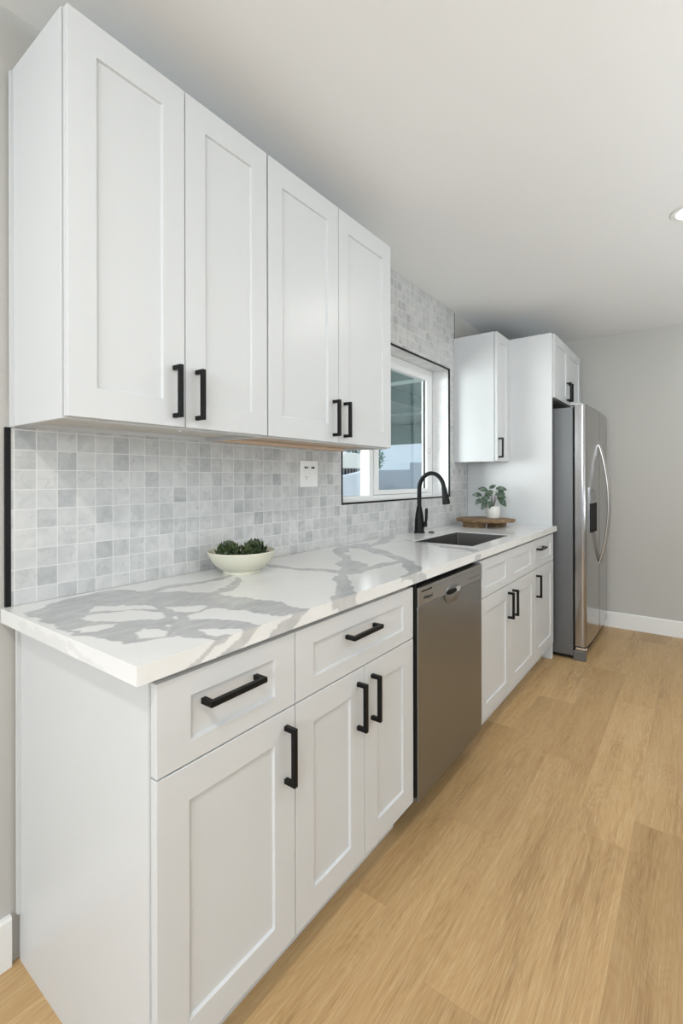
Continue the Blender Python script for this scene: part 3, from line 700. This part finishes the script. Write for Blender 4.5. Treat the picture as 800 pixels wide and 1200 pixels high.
# ------------------------------------------------------------ outlet
ol = empty('outlet_plate', (0.003, 1.632, 1.263), 'white two-gang outlet plate on the marble backsplash', 'outlet')
obj('plate', boxb(0.0003, 0.006, 1.572, 1.692, 1.203, 1.321), M['white_plastic'], ol, 0.002)
for yy in (1.609, 1.655):
    ins = obj('receptacle', boxb(0.006, 0.0085, yy-0.0165, yy+0.0165, 1.228, 1.296), M['white_plastic'], ol, 0.001)
    sl = [(-0.012, -0.001, 1.286, 1.2945), (0.002, 0.012, 1.286, 1.2925), (-0.007, -0.005, 1.244, 1.252), (0.005, 0.007, 1.244, 1.252), (-0.002, 0.002, 1.236, 1.240)] if yy < 1.63 else [(-0.012, 0.010, 1.286, 1.2935)]
    for a_, b_, c_, d_ in sl: obj('slot', boxb(0.0085, 0.0090, yy+a_, yy+b_, c_, d_), M['dark'], ins)

# ------------------------------------------------------------ bowl with two leafy rosettes
bx_, by_ = 0.128, 1.125
bm = B()
def bz(r, z): return (r, ZT+z)
lathe(bm, [bz(0.062, 0.0), bz(0.064, 0.004), bz(0.062, 0.010), bz(0.078, 0.018), bz(0.098, 0.038), bz(0.112, 0.060), bz(0.1165, 0.075), bz(0.1150, 0.0775), bz(0.1125, 0.076), bz(0.107, 0.060), bz(0.092, 0.038), bz(0.070, 0.020), bz(0.03, 0.013)], bx_, by_, 64)
o = obj('bowl', bm, M['bowl'], None, smooth=True); tag(o, 'shallow cream stoneware bowl holding dark green rosettes on the near countertop', 'bowl')
def leafmesh(bm, base, dirv, length, width, cup=0.25, bend=0.3, n=6, side=None, thick=0.0012):
    d = Vector(dirv).normalized(); side = Vector(side) if side else d.cross(Vector((0, 0, 1)))
    if side.length < 1e-3: side = Vector((1, 0, 0))
    side.normalize(); nrm = side.cross(d).normalized()
    top, bot = [], []
    for i in range(n+1):
        u_ = i/n; w = width*0.5*(math.sin(PI*min(1, u_*0.93+0.05))**0.75)*(1 if u_ < 0.55 else 1-(u_-0.55)*0.55)
        if i == n: w = width*0.02
        c = Vector(base)+d*length*u_-nrm*bend*length*u_*u_
        row = [c+side*w*s_+nrm*(cup*w*abs(s_)) for s_ in (-1, -0.5, 0, 0.5, 1)]
        top.append([bm.verts.new(q+nrm*thick) for q in row]); bot.append([bm.verts.new(q) for q in row])
    for i in range(n):
        for j in range(4):
            bm.faces.new([top[i][j], top[i][j+1], top[i+1][j+1], top[i+1][j]]); bm.faces.new([bot[i][j+1], bot[i][j], bot[i+1][j], bot[i+1][j+1]])
        bm.faces.new([top[i][0], top[i+1][0], bot[i+1][0], bot[i][0]]); bm.faces.new([top[i+1][4], top[i][4], bot[i][4], bot[i+1][4]])
    bm.faces.new(top[0][::-1]+bot[0]); bm.faces.new(bot[n][::-1]+top[n])
def rosette(cx, cy, cz, r, seed, label, n=70):
    rd = random.Random(seed); bm = B()
    bmesh.ops.create_icosphere(bm, subdivisions=3, radius=r*0.72, matrix=Matrix.Translation((cx, cy, cz)) @ Matrix.Scale(0.80, 4, (0, 0, 1)))
    for v in bm.verts: v.co += (v.co-Vector((cx, cy, cz)))*rd.uniform(-0.08, 0.10)
    for i in range(n):
        u_ = (i+0.5)/n; ph = math.acos(1-1.45*u_); th_ = i*2.39996+rd.uniform(-.25, .25)
        d = Vector((math.sin(ph)*math.cos(th_), math.sin(ph)*math.sin(th_), math.cos(ph)*0.8))
        base = Vector((cx, cy, cz))+d*r*0.58
        tang = Vector((0, 0, 1)).cross(d); tang = tang if tang.length > .05 else Vector((1, 0, 0))
        dd = (d+Vector((rd.uniform(-.5, .5), rd.uniform(-.5, .5), rd.uniform(0, .55)))).normalized()
        leafmesh(bm, base, dd, r*rd.uniform(0.42, 0.62), r*rd.uniform(0.30, 0.46), 0.5, rd.uniform(0.1, 0.5), 5, tang, 0.0015)
    o = obj('succulent_rosette', bm, M['succ'], None)
    return tag(o, label, 'succulent', 'leafy green rosettes in the cream bowl')
dirx, diry = 0.80, 0.60        # picture-right on the counter
rosette(bx_-dirx*0.046+0.004, by_-diry*0.046-0.004, ZT+0.066, 0.046, 3, 'dark green leafy rosette on the left side of the cream bowl')
rosette(bx_+dirx*0.044+0.002, by_+diry*0.044-0.002, ZT+0.070, 0.047, 8, 'dark green leafy rosette on the right side of the cream bowl')

# ------------------------------------------------------------ wooden riser and potted plant
rs = empty('riser_board', (0.235, 3.20, ZT), 'round wooden riser board on two block feet, in the counter corner', 'riser')
bm = B(); n = 72; rr = [0.186+0.006*math.sin(3*a_*2*PI/n+1)+0.004*math.sin(7*a_*2*PI/n) for a_ in range(n)]
lv = []
for dz, k_ in ((0.036, 0.955), (0.040, 0.985), (0.050, 1.0), (0.054, 0.985)):
    lv.append([bm.verts.new((0.235+rr[i]*k_*1.04*math.cos(2*PI*i/n), 3.20+rr[i]*k_*0.97*math.sin(2*PI*i/n), ZT+dz)) for i in range(n)])
for A, Bq in zip(lv, lv[1:]):
    for i in range(n): bm.faces.new([A[i], A[(i+1) % n], Bq[(i+1) % n], Bq[i]])
bm.faces.new(lv[0][::-1]); bm.faces.new(lv[-1])
obj('board_top', bm, M['wood'], rs)
obj('foot', boxb(0.125, 0.265, 3.085, 3.150, ZT, ZT+0.0358), M['wood'], rs, 0.003)
obj('foot', boxb(0.235, 0.350, 3.255, 3.315, ZT, ZT+0.0358), M['wood'], rs, 0.003)
px_, py_ = 0.268, 3.275; zp0 = ZT+0.0545
pp = empty('potted_plant', (px_, py_, zp0), 'small leafy plant in a white ribbed pot on the wooden riser', 'plant')
bm = B(); n = 72; lv = []
for r_, z in ((0.040, 0), (0.0435, 0.004), (0.0465, 0.04), (0.0475, 0.078), (0.0465, 0.081), (0.044, 0.080), (0.043, 0.070)):
    lv.append([bm.verts.new((px_+(r_+(0.0007*math.cos(24*2*PI*i/n) if 0.003 < z < 0.078 else 0))*math.cos(2*PI*i/n), py_+(r_+(0.0007*math.cos(24*2*PI*i/n) if 0.003 < z < 0.078 else 0))*math.sin(2*PI*i/n), zp0+z)) for i in range(n)])
for A, Bq in zip(lv, lv[1:]):
    for i in range(n): bm.faces.new([A[i], A[(i+1) % n], Bq[(i+1) % n], Bq[i]])
bm.faces.new(lv[0][::-1]); bm.faces.new(lv[-1])
obj('pot', bm, M['pot'], pp, smooth=True)
bm = B(); lathe(bm, [(0.0425, zp0+0.0705), (0.0425, zp0+0.074), (0.02, zp0+0.077)], px_, py_, 28); obj('soil', bm, M['soil'], pp)
# leaves: (picture-right offset, height above soil, towards-camera offset, length, tilt-right, tilt-up)
LV = [(-0.092, 0.060, 0.01, 0.050, -0.7, -0.9), (-0.072, 0.082, -0.03, 0.058, -1, 0.15), (-0.040, 0.075, 0.03, 0.070, -0.8, -0.5), (-0.034, 0.118, -0.02, 0.060, -0.9, 0.25),
      (-0.008, 0.110, 0.02, 0.062, -0.6, -0.2), (0.012, 0.096, 0.03, 0.070, 0.9, -0.3), (0.030, 0.128, -0.01, 0.066, 1.0, 0.0), (0.050, 0.112, -0.03, 0.050, 0.9, -0.45),
      (0.026, 0.070, 0.03, 0.080, 0.85, -0.85), (-0.052, 0.040, 0.03, 0.062, -0.7, -1.0), (-0.030, 0.046, 0.04, 0.050, -0.1, -1.0), (-0.012, 0.132, -0.03, 0.045, 0.5, 0.3), (0.0, 0.085, -0.03, 0.06, -0.2, 0.1)]
ri = Vector((0.80, 0.60, 0)); tc_ = Vector((0.60, -0.80, 0)); top0 = Vector((px_, py_, zp0+0.074))
for i, (a, h, c, ln, tr_, tu) in enumerate(LV):
    ln *= 1.12
    base = top0+ri*a+Vector((0, 0, h))+tc_*c
    s0 = top0+ri*a*0.12+tc_*c*0.2
    bm = B(); mid_ = s0.lerp(base, 0.55)+Vector((0, 0, 0.012)); tube(bm, [s0, s0.lerp(mid_, 0.5)+Vector((0, 0, .004)), mid_, base], [0.0019, 0.0016, 0.0014, 0.001], 8)
    st = obj('stem', bm, M['stem'], pp, smooth=True)
    bm = B(); d = (ri*tr_+Vector((0, 0, tu))+tc_*0.25).normalized()
    leafmesh(bm, base-d*0.004, d, ln, ln*0.56, 0.12, 0.22, 8, side=d.cross((tc_+Vector((0, 0, 0.5))).normalized()), thick=0.0008)
    obj('leaf', bm, M['leaf'], pp, smooth=True)

# ------------------------------------------------------------ recessed ceiling lights
def downlight(x, y, label, power=5):
    t = empty('recessed_light', (x, y, CZ), label, 'ceiling light')
    bm = B(); lathe(bm, [(0.068, CZ-0.001), (0.070, CZ-0.006), (0.088, CZ-0.005), (0.092, CZ-0.0005), (0.068, CZ-0.0005)], x, y, 40, False, False); obj('trim_ring', bm, M['white_plastic'], t, smooth=True)
    bm = B(); lathe(bm, [(0.069, CZ-0.004), (0.069, CZ-0.001)], x, y, 40); obj('lens', bm, M['lens'], t)
    d = bpy.data.lights.new('downlight', 'AREA'); d.shape = 'DISK'; d.size = 0.13; d.energy = power; d.color = (1, 0.97, 0.92)
    o = bpy.data.objects.new('downlight', d); C.objects.link(o); o.location = (x, y, CZ-0.008)
downlight(1.395, 2.66, 'round recessed ceiling light at the right edge of the ceiling', 8)
downlight(1.395, -0.45, 'round recessed ceiling light behind the camera', 17)
downlight(3.0, 2.66, 'round recessed ceiling light by the far right corner')
downlight(3.0, -0.45, 'round recessed ceiling light over the right side of the room')

# ------------------------------------------------------------ outdoors through the window
o = obj('patio_ground', boxb(-14, -0.22, -4, 16, -0.15, -0.05), M['concrete']); struct(o)
pc = empty('patio_cover', (-2, 4, 2.3), 'grey-green patio cover seen through the sliding window', 'patio cover')
bm = B(); v = [(-0.22, -3, 2.42), (-0.22, 8.6, 2.42), (-4.2, 8.6, 2.32), (-4.2, -3, 2.32)]
A = [bm.verts.new(q) for q in v]; Bv = [bm.verts.new((q[0], q[1], q[2]+0.08)) for q in v]
bm.faces.new(A[::-1]); bm.faces.new(Bv)
for i in range(4): j = (i+1) % 4; bm.faces.new([A[i], A[j], Bv[j], Bv[i]])
obj('roof_panel', bm, M['patio'], pc)
obj('end_beam', boxb(-4.2, -0.3, 8.45, 8.60, 1.95, 2.33), M['patio'], pc)
for yy in (4.62, 6.9): obj('roof_seam', boxb(-4.15, -0.3, yy, yy+0.022, 2.285, 2.325), M['patio_line'], pc)
obj('rafter', boxb(-1.75, -1.66, -3, 8.4, 2.25, 2.375), M['patio_dark'], pc)
o = obj('block_wall', boxb(-5.9, -0.6, 11.5, 11.7, -0.05, 1.50), M['stucco_grey']); tag(o, 'grey block garden wall seen through the right window pane', 'wall')
o = obj('block_pillar', boxb(-4.36, -3.90, 10.6, 10.9, -0.05, 1.655), M['stucco_grey']); tag(o, 'taller grey pillar in front of the block garden wall', 'pillar')
bm2 = B(); A = [bm2.verts.new(q) for q in [(-5.5, 7.6, -0.05), (-5.5, 10.9, -0.05), (-5.5, 10.9, 1.545), (-5.5, 7.6, 1.04)]]; Bv = [bm2.verts.new((q.co.x-0.2, q.co.y, q.co.z)) for q in A]
bm2.faces.new(A); bm2.faces.new(Bv[::-1])
for i in range(4): j = (i+1) % 4; bm2.faces.new([A[i], A[j], Bv[j], Bv[i]])
o = obj('patio_wall', bm2, M['stucco_blue']); tag(o, 'pale blue-grey low wall with sloping top behind the left window pane', 'wall')
# rounded white unit on a dark ribbed base beyond the low wall
un = empty('outdoor_cooler', (-6.7, 10.75, 0), 'white rounded cooler unit on a dark ribbed base beyond the low wall', 'cooler')
bm = B(); pr = [(10.25, 1.53), (11.32, 1.53), (11.34, 1.57), (11.20, 1.62), (11.17, 1.82), (11.10, 1.92), (10.98, 1.97), (10.42, 1.97), (10.30, 1.93), (10.25, 1.85)]
A = [bm.verts.new((-6.2, y, z)) for y, z in pr]; Bv = [bm.verts.new((-7.1, y, z)) for y, z in pr]
bm.faces.new(A); bm.faces.new(Bv[::-1])
for i in range(len(pr)): j = (i+1) % len(pr); bm.faces.new([A[i], A[j], Bv[j], Bv[i]])
obj('hood', bm, M['outdoor_white'], un, 0.02)
obj('base', boxb(-7.0, -6.26, 10.27, 11.02, -0.05, 1.529), M['dark'], un)
bm = B(); zz = 1.1
obj('pedestal', boxb(-7.0, -6.30, 11.03, 11.25, -0.05, 1.529), M['outdoor_white'], un)
for q in range(5): obj('rib', boxb(-6.26, -6.22, 10.32+q*0.14, 10.36+q*0.14, 0.6, 1.52), M['steel'], un)
tr_ = empty('garden_tree', (-8.6, 14.9, -0.05), 'small dense green tree behind the white cooler unit', 'tree')
bm = B(); tube(bm, [(-8.6, 14.9, -0.05), (-8.62, 14.92, 0.8), (-8.58, 14.88, 1.6)], [0.09, 0.07, 0.05], 10); obj('trunk', bm, M['wood'], tr_)
bm = B(); rd = random.Random(5)
for q in range(900):
    d = Vector((rd.gauss(0, 1), rd.gauss(0, 1), rd.gauss(0, 0.9))).normalized()
    c = Vector((-8.6, 14.9, 2.05))+d*0.75*rd.uniform(0.35, 1.0)**0.5
    leafmesh(bm, c, (rd.gauss(0, 1), rd.gauss(0, 1), rd.gauss(0, 1)), 0.13, 0.07, 0.2, 0.2, 2, None, 0.003)
obj('crown', bm, M['foliage'], tr_)
